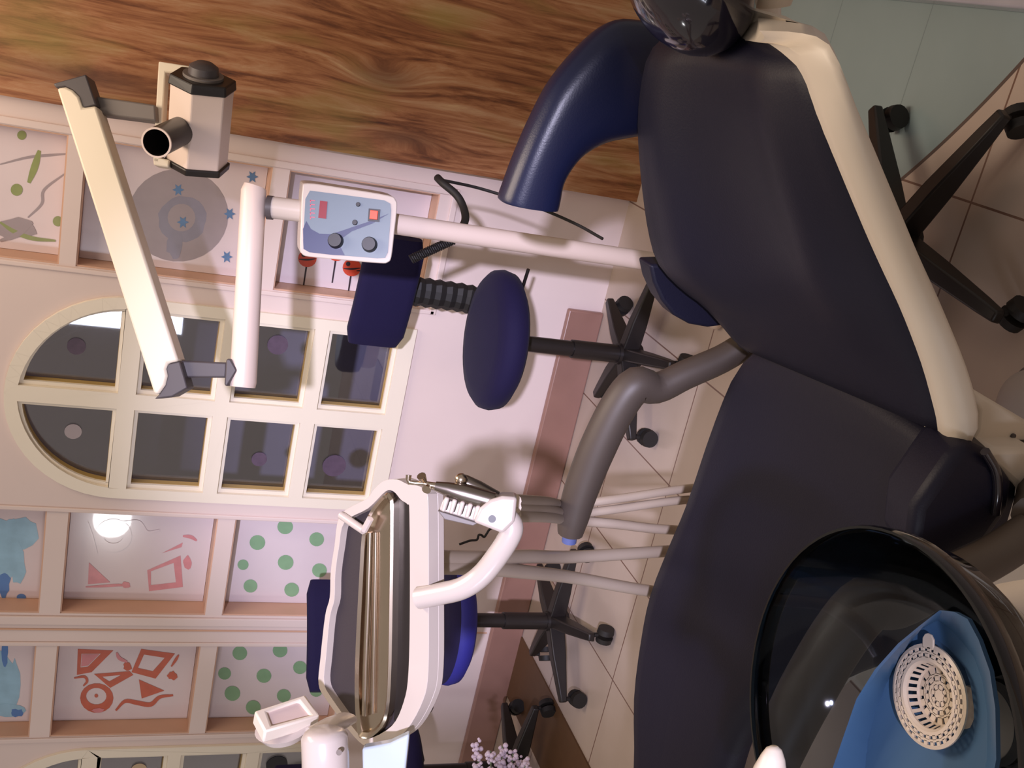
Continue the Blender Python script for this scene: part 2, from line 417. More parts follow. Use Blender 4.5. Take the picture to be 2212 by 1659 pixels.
def stroke(pts, wd):
    P = [V((x, y, 0)) for x, y in pts]; P = smooth_path(P, 5); L = []; R = []
    for i, p in enumerate(P):
        t = (P[min(i+1, len(P)-1)]-P[max(i-1, 0)]).normalized(); n = V((-t.y, t.x, 0)); k = wd*(.35+.65*math.sin(math.pi*(i+.5)/len(P)))
        L.append((p.x+n.x*k, p.y+n.y*k)); R.append((p.x-n.x*k, p.y-n.y*k))
    return L+R[::-1]
def dots(lst, mi=1):
    def f(poly):
        for x, y, r in lst: poly(mi, disc(x, y, r, r*.95))
    return f
def blob(x, y, rx, ry, n=14, j=.25):
    return [(x+rx*math.cos(k*2*math.pi/n)*(1+random.uniform(-j, j)), y+ry*math.sin(k*2*math.pi/n)*(1+random.uniform(-j, j))) for k in range(n)]
def d_blue1(poly):
    poly(1, blob(45, 1150, 40, 38)); poly(1, blob(10, 1190, 34, 80)); poly(1, blob(40, 1215, 16, 45)); poly(2, blob(8, 1262, 14, 26)); poly(2, disc(46, 1290, 10, 7))
def d_blue2(poly):
    poly(1, blob(8, 1470, 20, 70)); poly(1, blob(28, 1480, 14, 52)); poly(2, blob(10, 1410, 8, 26)); poly(1, blob(20, 1535, 36, 14)); poly(2, blob(36, 1540, 15, 8))
def d_red_faded(poly):
    poly(1, [(318, 1232), (390, 1200), (395, 1268), (322, 1277)], [(326, 1234), (375, 1216), (380, 1258), (326, 1264)])
    poly(1, [(350, 1195), (395, 1172), (392, 1182)]); poly(1, blob(404, 1215, 10, 14)); poly(1, stroke([(185, 1268), (225, 1266), (258, 1264), (280, 1266)], 3))
    poly(1, [(190, 1262), (192, 1215), (238, 1258)]); poly(1, stroke([(395, 1158), (412, 1160), (425, 1168)], 4)); poly(1, blob(272, 1264, 9, 7))
    poly(2, disc(245, 1157, 40, 36), disc(245, 1158, 21, 16)); poly(2, stroke([(268, 1128), (300, 1128), (318, 1150), (345, 1145)], 4)); poly(2, stroke([(190, 1128), (200, 1160), (210, 1195)], 2))  # acrylic ring drawn at the glare spot stands in for the shine
def d_red(poly):
    poly(1, [(168, 1402), (245, 1405), (198, 1452), (166, 1458)], [(176, 1412), (218, 1412), (190, 1440), (174, 1442)])
    poly(2, [(177, 1413), (215, 1413), (190, 1438), (175, 1440)])
    poly(1, [(305, 1402), (378, 1412), (336, 1466), (284, 1452)], [(311, 1414), (356, 1421), (330, 1450), (298, 1443)])
    poly(1, [(203, 1456), (280, 1450), (288, 1458), (238, 1486)], [(220, 1462), (262, 1458), (236, 1472)])
    poly(1, disc(209, 1508, 36, 32), disc(208, 1504, 22, 18)); poly(1, disc(208, 1503, 4))
    poly(1, [(300, 1468), (355, 1492), (306, 1509)]); poly(1, stroke([(250, 1535), (270, 1515), (295, 1518), (325, 1522), (345, 1506), (374, 1502)], 5))
    poly(1, blob(275, 1440, 9, 10)); poly(1, blob(372, 1460, 11, 9)); poly(1, stroke([(160, 1465), (182, 1462), (188, 1472), (180, 1482)], 3)); poly(2, stroke([(252, 1410), (258, 1422), (275, 1430)], 4))
    poly(1, stroke([(370, 1440), (380, 1425), (386, 1415)], 3)); poly(2, blob(212, 1535, 14, 5))
g1 = [(616, 1138, 17), (556, 1172, 17), (684, 1165, 16), (525, 1220, 12), (617, 1215, 17), (690, 1232, 16), (541, 1266, 15), (630, 1274, 16)]
g2 = [(518, 1411, 16), (605, 1405, 16), (485, 1455, 14), (570, 1460, 16), (648, 1442, 15), (502, 1498, 17), (613, 1503, 15), (683, 1492, 14), (547, 1528, 16)]
def d_vine(poly):
    poly(1, stroke([(0, 355), (60, 340), (110, 335), (150, 332)], 3)); poly(2, stroke([(85, 325), (75, 360), (62, 395)], 8)); poly(2, disc(36, 410, 13)); poly(2, disc(47, 292, 10))
    poly(1, stroke([(60, 470), (90, 440), (95, 410), (140, 375)], 3)); poly(2, disc(125, 478, 11)); poly(1, blob(30, 495, 50, 22)); poly(2, stroke([(0, 480), (30, 500), (70, 515), (120, 520)], 5)); poly(1, stroke([(0, 520), (40, 505), (70, 480)], 6))
def d_star(poly):
    poly(1, disc(385, 465, 108, 100, 30)); poly(2, blob(395, 475, 52, 50, 22, .08)); poly(1, disc(392, 470, 30, 30)); poly(2, blob(378, 530, 18, 28))
    for x, y in ((385, 410), (545, 382), (496, 462), (490, 555), (395, 480)):
        poly(3, [(x+(13 if k % 2 == 0 else 6)*math.cos(k*math.pi/6), y+(14 if k % 2 == 0 else 7)*math.sin(k*math.pi/6)) for k in range(12)])
def d_poppy(poly):
    for x, y in ((664, 558), (727, 545), (760, 578)):
        poly(2, [(x-3, y+10), (x+1, y+10), (x-8, y+66), (x-11, y+66)])
        poly(1, disc(x, y, 20, 19)); poly(2, disc(x-8, y-8, 5))
        poly(2, stroke([(x-18, y+2), (x, y+3), (x+18, y+1)], 2))
    poly(2, stroke([(770, 585), (790, 584), (800, 582)], 2))
panel(NICHES[2], 'white panel painted with a blue watery shape, beside the upper end of the arched window', ('paint_blue', 'paint_deep_blue'), d_blue1)
panel(NICHES[1], 'glossy panel with faded pink shapes and white glare, directly left of the arched window', ('paint_pink', 'panel_acrylic'), d_red_faded)
panel(NICHES[0], 'white panel with green dots just left of the arched window', ('paint_green',), dots(g1))
panel(NICHES[5], 'white panel with a blue streaked shape, above the rust geometric panel', ('paint_blue', 'paint_deep_blue'), d_blue2)
panel(NICHES[4], 'white panel painted with rust red ring, triangles and a hollow square', ('paint_rust', 'paint_pink'), d_red)
panel(NICHES[3], 'white panel with green dots half hidden by the small white viewer box', ('paint_green',), dots(g2))
panel(NICHES[8], 'panel painted with green vines and round leaves, above the grey circle panel', ('paint_grey', 'paint_olive'), d_vine)
panel(NICHES[7], 'panel painted with a big grey circle and small blue stars, behind the x-ray arm', ('paint_grey', 'paint_grey_blue', 'paint_star'), d_star)
panel(NICHES[6], 'panel painted with red poppies on thin stems, behind the x-ray control box', ('paint_poppy', 'paint_black'), d_poppy)
for n in NICHES[9:]:
    tag(panel(n, None), 'plain white niche panel left of the second arched window', 'painted panel')

# ================================================================== DENTAL CHAIR
chair = thing('dental_chair', (-.62, 1.25, 0), 'navy blue reclined dental chair with white back shell on the tiled floor', 'dental chair')
def lerp(a, b, t): return a+(b-a)*t
def resample(pts, n):
    P = smooth_path(pts, 6); L = [0]
    for i in range(1, len(P)): L.append(L[-1]+(P[i]-P[i-1]).length)
    out = []; j = 0
    for k in range(n):
        d = L[-1]*k/(n-1)
        while j < len(P)-2 and L[j+1] < d: j += 1
        t = (d-L[j])/max(1e-9, L[j+1]-L[j]); out.append(P[j].lerp(P[j+1], min(1, max(0, t))))
    return out
NB, NT = 26, 22
near = resample([atY(x, y, Yv) for x, y, Yv in ((1722, 112, 1.045), (1760, 180, 1.02), (1800, 290, 1.0), (1850, 420, .99), (1900, 535, .985), (1950, 650, .98), (2000, 770, .98), (2030, 870, .98), (2050, 978, .98))], NB)
far = resample([atY(x, y, Yv) for x, y, Yv in ((1400, 75, 1.44), (1374, 150, 1.48), (1360, 250, 1.50), (1362, 340, 1.50), (1370, 430, 1.50), (1382, 510, 1.50), (1402, 570, 1.50), (1450, 622, 1.50), (1510, 668, 1.50), (1600, 770, 1.50))], NB)
def back_ring(i, grow=0., drop0=0., thick=.03, puff=True):
    s = i/(NB-1); a = near[i]; c = far[i]
    tl = (near[min(i+1, NB-1)]-near[max(i-1, 0)]+far[min(i+1, NB-1)]-far[max(i-1, 0)]).normalized()
    ac = (c-a).normalized(); nrm = ac.cross(tl); nrm = nrm if nrm.z > 0 else -nrm; nrm.normalize()
    top = []
    for j in range(NT+1):
        t = j/NT; p = a.lerp(c, t)
        e = min(t, 1-t)
        rnd = -.018*max(0, 1-e/.07)**2
        wave = .016*math.exp(-((t-.22)/.09)**2)-.014*math.exp(-((t-.52)/.2)**2)+.010*math.exp(-((t-.80)/.08)**2)
        endr = -.022*max(0, 1-min(s, 1-s)/.07)**2
        top.append(p+nrm*((rnd+wave*math.sin(math.pi*min(1, s*1.15+.08)) + endr) if puff else 0)-nrm*drop0)
    top = [a.lerp(c, j/NT)+nrm*max(-.025, (q-a.lerp(c, j/NT)).dot(nrm)) for j, q in enumerate(top)]
    bot = [a.lerp(c, j/NT)-nrm*thick+ac*(.03*(1-2*j/NT)) for j in range(NT, -1, -1)]
    if grow:
        top[0] -= ac*grow; bot[-1] -= ac*grow; top[-1] += ac*0; bot[0] += ac*0
    return top+bot
b = MB(); b.rings([back_ring(i) for i in range(NB)]); bk = b.build('backrest', 'navy_vinyl', chair, angle=65)
# white shell below/behind the cushion
b = MB()
outer = resample([atY(x, y, Yv) for x, y, Yv in ((1640, 66, 1.12), (1720, 70, 1.06), (1782, 88, 1.01), (1815, 140, .985), (1850, 232, .975), (1900, 350, .97), (1950, 470, .965), (2000, 590, .96), (2050, 700, .96), (2090, 800, .96), (2113, 890, .96), (2106, 945, .965), (2062, 984, .975))], 30)
inner = resample([atY(x, y, Yv) for x, y, Yv in ((1640, 92, 1.15), (1690, 98, 1.09), (1722, 112, 1.045), (1745, 150, 1.03), (1790, 266, 1.0), (1835, 380, .99), (1880, 490, .985), (1925, 592, .98), (1970, 695, .98), (2010, 800, .98), (2035, 890, .98), (2046, 940, .98), (2052, 982, .985))], 30)
rings = []
for i in range(30):
    p, q = inner[i], outer[i]; bkv = V((.02, .10, -.05))
    o1 = p.lerp(q, .5)+(V((0, -.012, 0)))
    rings.append([p+V((0, .01, 0)), p, p.lerp(q, .2)+V((0, -.006, 0)), o1, p.lerp(q, .85)+V((0, -.006, 0)), q, q+bkv*.6, q+V((.03, .34, -.02)) if 2 < i < 27 else q+bkv, p+V((0, .2, -.05))])
b.rings(rings); b.build('back_shell', 'white_shell', chair, angle=60)
# far wing of the back cushion
b = MB(); b.prism(px([(1404, 572), (1412, 610), (1430, 650), (1456, 682), (1490, 701), (1530, 708), (1575, 702), (1625, 770), (1560, 640), (1450, 570)], lambda x, y: atY(x, y, 1.512)), (0, .05, 0)); b.build('side_bolster', 'navy_vinyl', chair, bevel=.02, seg=4)
# headrest and its bracket
b = MB(); hc = atY(1490, -52, 1.26); M = Matrix.Rotation(math.radians(-40), 3, 'Y')
rings = []
b.ball(hc, (.10, .095, .074), M, 28)
b.build('headrest', 'headrest_vinyl', chair)
b = MB(); b.tube([atY(1640, -60, 1.32), atY(1640, 10, 1.32), atY(1640, 60, 1.30)], .028, 12); b.tube([atY(1672, -70, 1.25), atY(1672, -20, 1.25), atY(1672, 14, 1.25)], [.03, .028, .021], 14)
tag(b.build('headrest_bracket', 'white_shell', chair), 'cream headrest bracket')
# seat and leg rest
seat_out = [(-.40, .975), (-.55, .955), (-.72, 1.02), (-.86, 1.13), (-.97, 1.185), (-1.10, 1.20), (-1.3, 1.20), (-1.6, 1.215), (-1.74, 1.26), (-1.77, 1.31), (-1.74, 1.37), (-1.6, 1.405), (-1.42, 1.43), (-1.293, 1.462), (-1.178, 1.532), (-1.07, 1.566), (-.975, 1.580), (-.86, 1.566), (-.759, 1.549), (-.588, 1.538), (-.47, 1.51), (-.40, 1.42), (-.375, 1.25), (-.38, 1.08)]
so_ = smooth_path([V((x, y, 0)) for x, y in seat_out], 3, True)
cxs = sum(p.x for p in so_)/len(so_); 
def seat_ring(inset, z):
    out = []; n = len(so_)
    for i, p in enumerate(so_):
        t = (so_[(i+1) % n]-so_[i-1]).normalized(); nn = V((-t.y, t.x, 0)); 
        q = p-nn*0
        cen = V((max(-1.5, min(-.6, p.x)), 1.28, 0)); dirc = (cen-p); dirc.z = 0; dl = dirc.length
        out.append(V((p.x, p.y, 0))+dirc*(inset/dl if dl > 0 else 0)+V((0, 0, z)))
    return out
b = MB(); b.rings([seat_ring(.05, .33), seat_ring(.008, .345), seat_ring(0, .38), seat_ring(0, .42), seat_ring(.006, .44), seat_ring(.02, .452), seat_ring(.05, .455), seat_ring(.10, .452)])
b.build('seat_cushion', 'navy_vinyl', chair, angle=60)
b = MB(); b.rings([seat_ring(.04, .27), seat_ring(.03, .29), seat_ring(.03, .335)]); b.build('seat_shell', 'white_shell', chair, angle=40)
# near hip end of the seat with glossy piping
b = MB(); hb = [(2052, 990), (2092, 957), (2150, 985), (2192, 1045), (2186, 1105), (2135, 1178), (2040, 1222), (1960, 1216), (1975, 1100)]
b.prism(px(hb, lambda x, y: atY(x, y, .94)), (0, .10, -.03)); b.build('hip_cushion', 'navy_vinyl', chair, bevel=.018, seg=3)
b = MB(); b.tube(smooth_path([atY(x, y, .936) for x, y in ((2128, 975), (2150, 1015), (2155, 1060), (2150, 1110))], 5), .006, 10); tag(b.build('piping', 'headrest_vinyl', chair), 'glossy dark piping')
# upholstered far arm that curls forward
hs = [((1440, 40), (1440, 292)), ((1395, 44), (1395, 291)), ((1330, 43), (1345, 299)), ((1268, 84), (1300, 309)), ((1195, 168), (1257, 333)), ((1150, 250), (1229, 364)), ((1115, 330), (1212, 395)), ((1090, 396), (1206, 428)), ((1080, 425), (1202, 446)), ((1082, 434), (1199, 450)), ((1100, 440), (1190, 450))]
A_ = smooth_path([atY(*p, 1.565) for p, q in hs], 4); B_ = smooth_path([atY(*q, 1.565) for p, q in hs], 4); rg = []
for i, (p, q) in enumerate(zip(A_, B_)):
    c = (p+q)/2; hv = (p-q)/2; dp = .042*min(1, .35+.65*(len(A_)-1-i)/5); ring = []
    for k in range(24):
        a = 2*math.pi*k/24; ca, sa = math.cos(a), math.sin(a)
        ring.append(c+hv*(math.copysign(abs(ca)**.8, ca))+V((0, dp, 0))*(math.copysign(abs(sa)**.75, sa)))
    rg.append(ring)
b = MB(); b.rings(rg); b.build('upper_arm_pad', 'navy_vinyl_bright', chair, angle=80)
# grey plastic arms, far and near
armp = [(1625, 735), (1560, 775), (1480, 810), (1420, 838), (1375, 832), (1335, 880), (1290, 970), (1255, 1060), (1238, 1120), (1232, 1152)]
arr = [.026, .026, .027, .028, .034, .034, .034, .032, .029, .024]
for side in (0, 1):
    P = [atY(x, y, 1.60) for x, y in armp]
    if side: P = [V((p.x, 2.50-p.y, p.z)) for p in P]
    Pp = smooth_path(P, 4); rr = []
    for i in range(len(Pp)):
        k = i/4; i0 = min(int(k), len(arr)-2); rr.append(lerp(arr[i0], arr[i0+1], k-i0))
    b = MB(); b.tube(Pp, rr, 16, up=(0, 1, 0)); ar = b.build('armrest', 'grey_arm', chair)
    b = MB(); q = Pp[-1]; d = (Pp[-1]-Pp[-3]).normalized(); b.tube([q-d*.002, q+d*.018], .014, 12); b.build('end_cap', 'blue_cap', ar)
    b = MB(); b.tube([P[0]+V((.02, 0, .0)), P[0]+V((.03, -.05 if not side else .05, -.05))], .03, 14); b.build('arm_mount', 'grey_arm', ar)
# white base of the chair
b = MB(); b.prism(px([(2098, 838), (2240, 922), (2240, 957), (2145, 960), (2120, 986), (2094, 955), (2110, 930), (2114, 890)], lambda x, y: atY(x, y, 1.0)), (.0, .2, .0)); b.build('base_cover', 'white_shell', chair, bevel=.006)
b = MB(); b.prism(px([(2146, 970), (2240, 968), (2240, 1120), (2192, 1048), (2126, 990)], lambda x, y: atY(x, y, .965)), (.0, .30, .0)); b.build('base_panel', 'white_shell', chair, bevel=.008)
b = MB(); b.prism(px([(2121, 987), (2145, 960), (2240, 957), (2240, 971), (2147, 972), (2127, 991)], lambda x, y: atY(x, y, .99)), (0, .2, 0)); b.build('slot', 'black_plastic', chair, smooth=False)
b = MB(); c = atY(2187, 941, .9995); b.tube([c, c+V((0, -.003, 0))], .0035, 10); b.build('screw', 'dark_grey', chair)
b = MB(); b.box((-1.0, 1.05, 0), (-.53, 1.48, .05)); b.box((-.9, 1.12, .05), (-.56, 1.40, .28)); b.build('base', 'white_shell', chair, bevel=.02, seg=3)

# ================================================================== SWIVEL STOOLS
def make_stool(label, back=True, seat_z=.50, lit_side=False, base_r=.245, R=.192, leg_off=-.17, back_h=.0):
    st = thing('swivel_stool', (0, 0, 0), label, 'stool', 'swivel stools around the dental chair')
    b = MB(); b.tube([(0, 0, .05), (0, 0, .12)], [.035, .03], 14); b.tube([(0, 0, .12), (0, 0, .26)], .026, 14); b.tube([(0, 0, .26), (0, 0, seat_z-.05)], .022, 12); b.build('gas_column', 'black_plastic', st)
    for k in range(5):
        a = 2*math.pi*k/5+leg_off; d = V((math.cos(a), math.sin(a), 0))
        b = MB(); s = V((-d.y, d.x, 0))
        rg = []
        for t, hw, z0, z1 in ((.08, .022, .062, .112), (.42, .020, .060, .105), (.85, .016, .062, .088), (1.0, .013, .062, .082)):
            p = d*(t*base_r); rg.append([p-s*hw+V((0, 0, z0)), p+s*hw+V((0, 0, z0)), p+s*hw*.8+V((0, 0, z1)), p-s*hw*.8+V((0, 0, z1))])
        b.rings(rg); lg = b.build('leg', 'black_plastic', st, bevel=.004)
        c = d*(base_r*.96)+s*.006; b = MB(); b.tube([c+V((0, 0, .05)), c+V((0, 0, .066))], .007, 8)
        w_ = d*.35+s*.94
        for q in (-1, 1): b.tube([c+w_*(q*.006)+V((0, 0, .026)), c+w_*(q*.022)+V((0, 0, .026))], [.026, .024], 16)
        b.build('caster', 'black_rubber', lg)
    b = MB(); b.lathe([(.05, -.055), (R-.03, -.05), (R-.006, -.035), (R, -.012), (R-.004, .008), (R-.02, .022), (R-.06, .029), (.02, .03)], (0, 0, seat_z), 44, cap0=True, cap1=True)
    if lit_side:
        for f in b.bm.faces: f.material_index = 1 if f.calc_center_median().z > seat_z+.015 else 0  # lower side of the navy seat painted brighter where light catches it
    b.build('seat', ['navy_fabric_lit', 'navy_fabric'] if lit_side else 'navy_fabric', st, angle=70)
    b = MB(); b.box((-.09, -.02, seat_z-.075), (.09, .02, seat_z-.05)); b.tube([(.05, 0, seat_z-.065), (.05, -.2, seat_z-.065)], .005, 8); b.build('seat_lever', 'black_plastic', st)
    if back:
        b = MB(); Pp = smooth_path([V((.0, 0, seat_z-.062)), V((.16, 0, seat_z-.06)), V((.215, 0, seat_z+.0)), V((.225, 0, seat_z+.12)), V((.225, 0, seat_z+.24+back_h))], 8)
        n = len(Pp); b.tube(Pp, [.031+(.004 if i % 2 else 0) for i in range(n)], 12, flat=1.3, up=(1, 0, 0)); b.build('back_bellows', 'black_rubber', st, smooth=False)
        b = MB(); rg = []
        for t in range(9):
            y = -.17+.34*t/8; x = .20+.05*(1-(y/.17)**2)*-.3+.0; hz = .082 if 0 < t < 8 else .07; th = .024 if 0 < t < 8 else .014
            ring = []
            for k in range(16):
                a = 2*math.pi*k/16; sx = math.copysign(abs(math.cos(a))**.5, math.cos(a)); sz = math.copysign(abs(math.sin(a))**.35, math.sin(a)); ring.append(V((x+th*sx, y, seat_z+.265+back_h+hz*sz)))
            rg.append(ring)
        b.rings(rg); b.build('backrest', 'navy_fabric', st, angle=60)
    return st
stA = make_stool('navy stool with rectangular backrest, standing in front of the wall below the arched window')
stA.location = (-.834, 2.602, 0); stA.rotation_euler.z = math.radians(78)
stC = make_stool('blue stool farthest left, cut off by the photo edge below the tray end', seat_z=.50, leg_off=math.radians(-165))
stC.location = (-2.31, 2.62, 0); stC.rotation_euler.z = math.radians(165)
stB = make_stool('stool with navy seat, lit side painted bright blue, partly hidden behind the instrument tray', seat_z=.45, lit_side=True, leg_off=.19, back_h=.03)
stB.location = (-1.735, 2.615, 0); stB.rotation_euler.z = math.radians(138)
stD = make_stool('stool with black five-leg caster base on the green tiles behind the dental chair backrest', back=False, seat_z=.44, base_r=.30, R=.17, leg_off=0)
stD.location = (-.245, 1.665, 0); stD.rotation_euler.z = math.radians(43)

# ================================================================== X-RAY UNIT
XD = 2.3
pole_p = atD(850, 483, XD); PXv, PYv = pole_p.x, pole_p.y
xr = thing('x_ray_unit', (PXv, PYv, 0), 'white dental x-ray unit on a slim pole in front of the painted panels', 'x-ray unit')
def Dm(D): return lambda x, y: atD(x, y, D)
b = MB(); zt = atD(680, 452, XD).z
b.tube([(PXv, PYv, .05), (PXv, PYv, atD(840, 483, XD).z+.04)], .0225, 20); b.build('pole', 'white_paint_metal', xr)
b = MB()
for k in range(4):
    a = math.pi/4+k*math.pi/2+.3; d = V((math.cos(a), math.sin(a), 0)); c = V((PXv, PYv, .05)); b.tube([c, c+d*.17+V((0, 0, -.022))], [.022, .012], 10); b.ball(c+d*.17+V((0, 0, -.032)), .018)
b.build('base', 'white_paint_metal', xr)
# control box
dep = cf*.07+cr*.020+cu*.020
front = smooth_path([atD(x, y, XD-.06) for x, y in ((664, 396), (740, 406), (838, 422), (855, 432), (858, 450), (852, 505), (846, 555), (838, 567), (820, 569), (740, 562), (668, 555), (652, 548), (648, 535), (650, 475), (653, 410))], 4, True)
b = MB(); b.prism(front, dep); bx = b.build('control_box', 'white_enamel', xr, bevel=.006)
face_p = sum((p for p in front), V((0, 0, 0)))/len(front); fn_ = -cf
def Fp(x, y, lift): return atP(x, y, face_p, cf)-cf*lift
def plate(name, pts, m, parent, l0, l1, hole=None, bevel=0): 
    b = MB(); b.prism([Fp(x, y, l0) for x, y in pts], -cf*(l1-l0), [[Fp(x, y, l0) for x, y in hole]] if hole else ()); return b.build(name, m, parent, smooth=False, bevel=bevel)
facepts = [(670, 412), (740, 421), (830, 433), (843, 440), (845, 455), (838, 545), (832, 557), (815, 558), (740, 552), (668, 545), (656, 538), (655, 520), (660, 430)]
pf = plate('face_plate', facepts, 'panel_face', bx, .0005, .002)
b = MB()
b.prism([Fp(x, y, .0022) for x, y in ((655, 495), (662, 478), (672, 495), (690, 505), (715, 506), (735, 500), (800, 478), (840, 462), (805, 483), (760, 500), (738, 516), (735, 532), (745, 552), (720, 551), (668, 545), (656, 538))], -cf*.0006)
b.build('face_graphic', 'panel_navy', bx, smooth=False)
plate('display_window', [(692, 434), (708, 436), (705, 473), (688, 471)], 'red_display', bx, .002, .0035)
b = MB()
for i in range(5):
    y = 432+i*9; b.prism([Fp(x, yy, .0021) for x, yy in ((670, y), (681, y+1), (681, y+3), (670, y+2))], -cf*.0004); b.prism([Fp(x, yy, .0021) for x, yy in ((670, y), (672, y), (672, y+6), (670, y+6))], -cf*.0004)
b.build('red_lettering', 'red_text', bx, smooth=False)
plate('switch_frame', [(797, 451), (822, 453), (820, 480), (795, 478)], 'black_plastic', bx, .002, .004)
plate('rocker_switch', [(801, 455), (818, 457), (816, 476), (799, 474)], 'orange_switch', bx, .004, .009, bevel=.001)
for x, y, r, l in ((726, 521, 17, .018), (799, 529, 17, .018), (774, 442, 5, .004), (767, 481, 6, .004)):
    c = Fp(x, y, .002); rr = r*(XD-.06)/F; b = MB(); b.tube([c, c-cf*l*.6, c-cf*l], [rr, rr*.95, rr*.82], 20); b.build('knob' if r > 9 else 'indicator', 'black_plastic', bx, angle=30)
# swivel stub and cross tube
b = MB(); b.tube([atD(588, 448, XD), atD(668, 458, XD)], .024, 18); b.build('swivel_stub', 'white_enamel', xr)
b = MB(); b.tube([atD(578, 448, XD), atD(590, 449, XD)], .026, 18); b.build('swivel_ring', 'dark_grey', xr)
b = MB(); b.tube([atD(551, 402, XD), atD(548, 412, XD), atD(525, 826, XD), atD(524, 836, XD)], [.024, .027, .029, .027], 24); b.build('cross_tube', 'white_paint_metal', xr)
b = MB(); b.prism(px([(488, 776), (497, 774), (512, 800), (490, 835), (484, 832)], Dm(XD-.03)), cf*.05); b.build('joint_block', 'dark_grey', xr, bevel=.004)
b = MB(); b.prism(px([(385, 778), (490, 783), (488, 816), (386, 816)], Dm(XD-.02)), cf*.045); b.build('link_bar', 'dark_grey', xr, bevel=.004)
armo = [(122, 190), (140, 187), (156, 194), (170, 208), (178, 232), (207, 228), (385, 780), (362, 785), (358, 797), (361, 812), (356, 832), (342, 852), (332, 850)]
b = MB(); b.prism(px(armo, Dm(XD-.05)), cf*.055); b.build('balance_arm', 'arm_cream', xr, bevel=.005)
b = MB(); b.prism(px([(114, 180), (185, 160), (208, 227), (178, 234), (169, 208), (156, 194), (140, 187), (121, 190)], Dm(XD-.045)), cf*.05); b.build('arm_end_cap', 'dark_grey', xr, bevel=.003)
b = MB(); b.prism(px([(333, 862), (372, 857), (405, 838), (388, 780), (361, 786), (358, 797), (361, 812), (356, 832), (342, 853)], Dm(XD-.045)), cf*.05); b.build('arm_end_cap', 'dark_grey', xr, bevel=.003)
b = MB(); b.prism(px([(203, 207), (335, 226), (337, 262), (212, 246)], Dm(XD-.02)), cf*.035); b.build('head_link', 'grey_plastic', xr, bevel=.004)
b = MB(); b.prism(px([(342, 132), (415, 143), (413, 162), (357, 156), (350, 266), (344, 352), (330, 350), (335, 250)], Dm(XD)), cf*.03); b.prism(px([(330, 338), (366, 345), (364, 362), (331, 356)], Dm(XD)), cf*.03); b.build('yoke', 'arm_cream', xr, bevel=.003)
# tube head: hexagonal body with dark end caps
ha, hb_ = atD(438, 182, XD-.045), atD(426, 352, XD+.045); hx = (hb_-ha).normalized(); hv = (cf-hx*cf.dot(hx)).normalized(); hw = hx.cross(hv)
def hexr(c, r, ry=None): return [c+hv*(-(ry or r)*math.cos(k*math.pi/3))+hw*(r*math.sin(k*math.pi/3)) for k in range(6)]
b = MB(); b.rings([hexr(ha, .068, .06), hexr(hb_, .067, .06)]); hd = b.build('tube_head', 'white_paint_metal', xr, bevel=.003, smooth=False)
b = MB(); b.rings([hexr(ha-hx*.016, .070, .062), hexr(ha+hx*.006, .073, .066)]); b.build('head_cap', 'black_plastic', hd, bevel=.003, smooth=False)
b = MB(); b.rings([hexr(hb_-hx*.006, .073, .066), hexr(hb_+hx*.010, .072, .064)]); b.build('head_cap', 'black_plastic', hd, bevel=.003, smooth=False)
b = MB(); c = ha-hx*.016; b.tube([c, c-hx*.006], .042, 24); b.build('head_ring', 'grey_plastic', hd)
b = MB(); b.tube([c-hx*.006, c-hx*.022, c-hx*.030], [.032, .030, .018], 20); b.build('head_knob', 'dark_grey', hd)
c0 = atD(392, 282, XD-.03); c1 = atD(338, 308, XD-.17); ax = (c1-c0).normalized(); Ln = (c1-c0).length
b = MB(); b.lathe([(.030, 0), (.030, Ln), (.0265, Ln), (.0265, .01)], c0, 32, axis=ax, cap1=True); b.build('cone', 'black_plastic', hd, angle=30)
b = MB(); b.lathe([(.0305, Ln-.002), (.0305, Ln+.002), (.0268, Ln+.002), (.0268, Ln-.002)], c0, 32, axis=ax, closed=True); b.build('cone_ring', 'white_paint_metal', hd, angle=30)
# cords
b = MB(); b.tube(smooth_path([atD(945, 384, 2.45), atD(957, 396, 2.43), atD(985, 420, 2.42), atD(1000, 445, 2.41), atD(1005, 475, 2.38), atD(990, 505, 2.34)], 5), .009, 12); b.build('cord_sleeve', 'black_rubber', xr)
b = MB(); b.tube(smooth_path([atD(950, 388, 2.45), atD(1040, 408, 2.5), atD(1150, 444, 2.5), atD(1240, 482, 2.5), atD(1302, 516, 2.46)], 6), .0036, 8); b.build('thin_cord', 'black_rubber', xr)
b = MB(); A, Bp = atD(980, 518, 2.36), atD(888, 560, 2.36); d = Bp-A; u1 = d.orthogonal().normalized(); u2 = d.normalized().cross(u1); N = 200
b.tube([A+d*(i/N)+u1*(.009*math.cos(i*.72))+u2*(.009*math.sin(i*.72)) for i in range(N+1)], .0022, 6); b.build('coiled_cord', 'black_rubber', xr)

# ================================================================== INSTRUMENT TRAY UNIT
T0 = atD(915, 1070, 1.40); T1 = atD(915, 1500, 1.40); far_pt = atD(700, 1400, 1.53)
tn = (T1-T0).cross(far_pt-T0).normalized(); tn = tn if tn.z > 0 else -tn
def TP(x, y, h=0): return atP(x, y, T0+tn*h, tn)
unit = thing('instrument_unit', (-.75, 1.20, .3), 'white framed dental instrument tray unit on a bent tube, in front of the wall', 'dental unit')
to = [(735, 1112), (790, 1078), (808, 1056), (830, 1038), (858, 1036), (880, 1046), (905, 1050), (920, 1064), (925, 1095), (926, 1300), (925, 1450), (914, 1512), (880, 1575), (842, 1604), (800, 1615), (765, 1592), (705, 1512), (688, 1478), (692, 1420), (702, 1330), (712, 1290), (714, 1235), (722, 1180)]
ti = [(744, 1128), (795, 1098), (832, 1062), (850, 1062), (866, 1080), (880, 1090), (884, 1110), (885, 1300), (882, 1450), (872, 1515), (846, 1568), (795, 1596), (772, 1584), (716, 1508), (700, 1474), (704, 1420), (712, 1335), (722, 1295), (724, 1240), (732, 1182)]
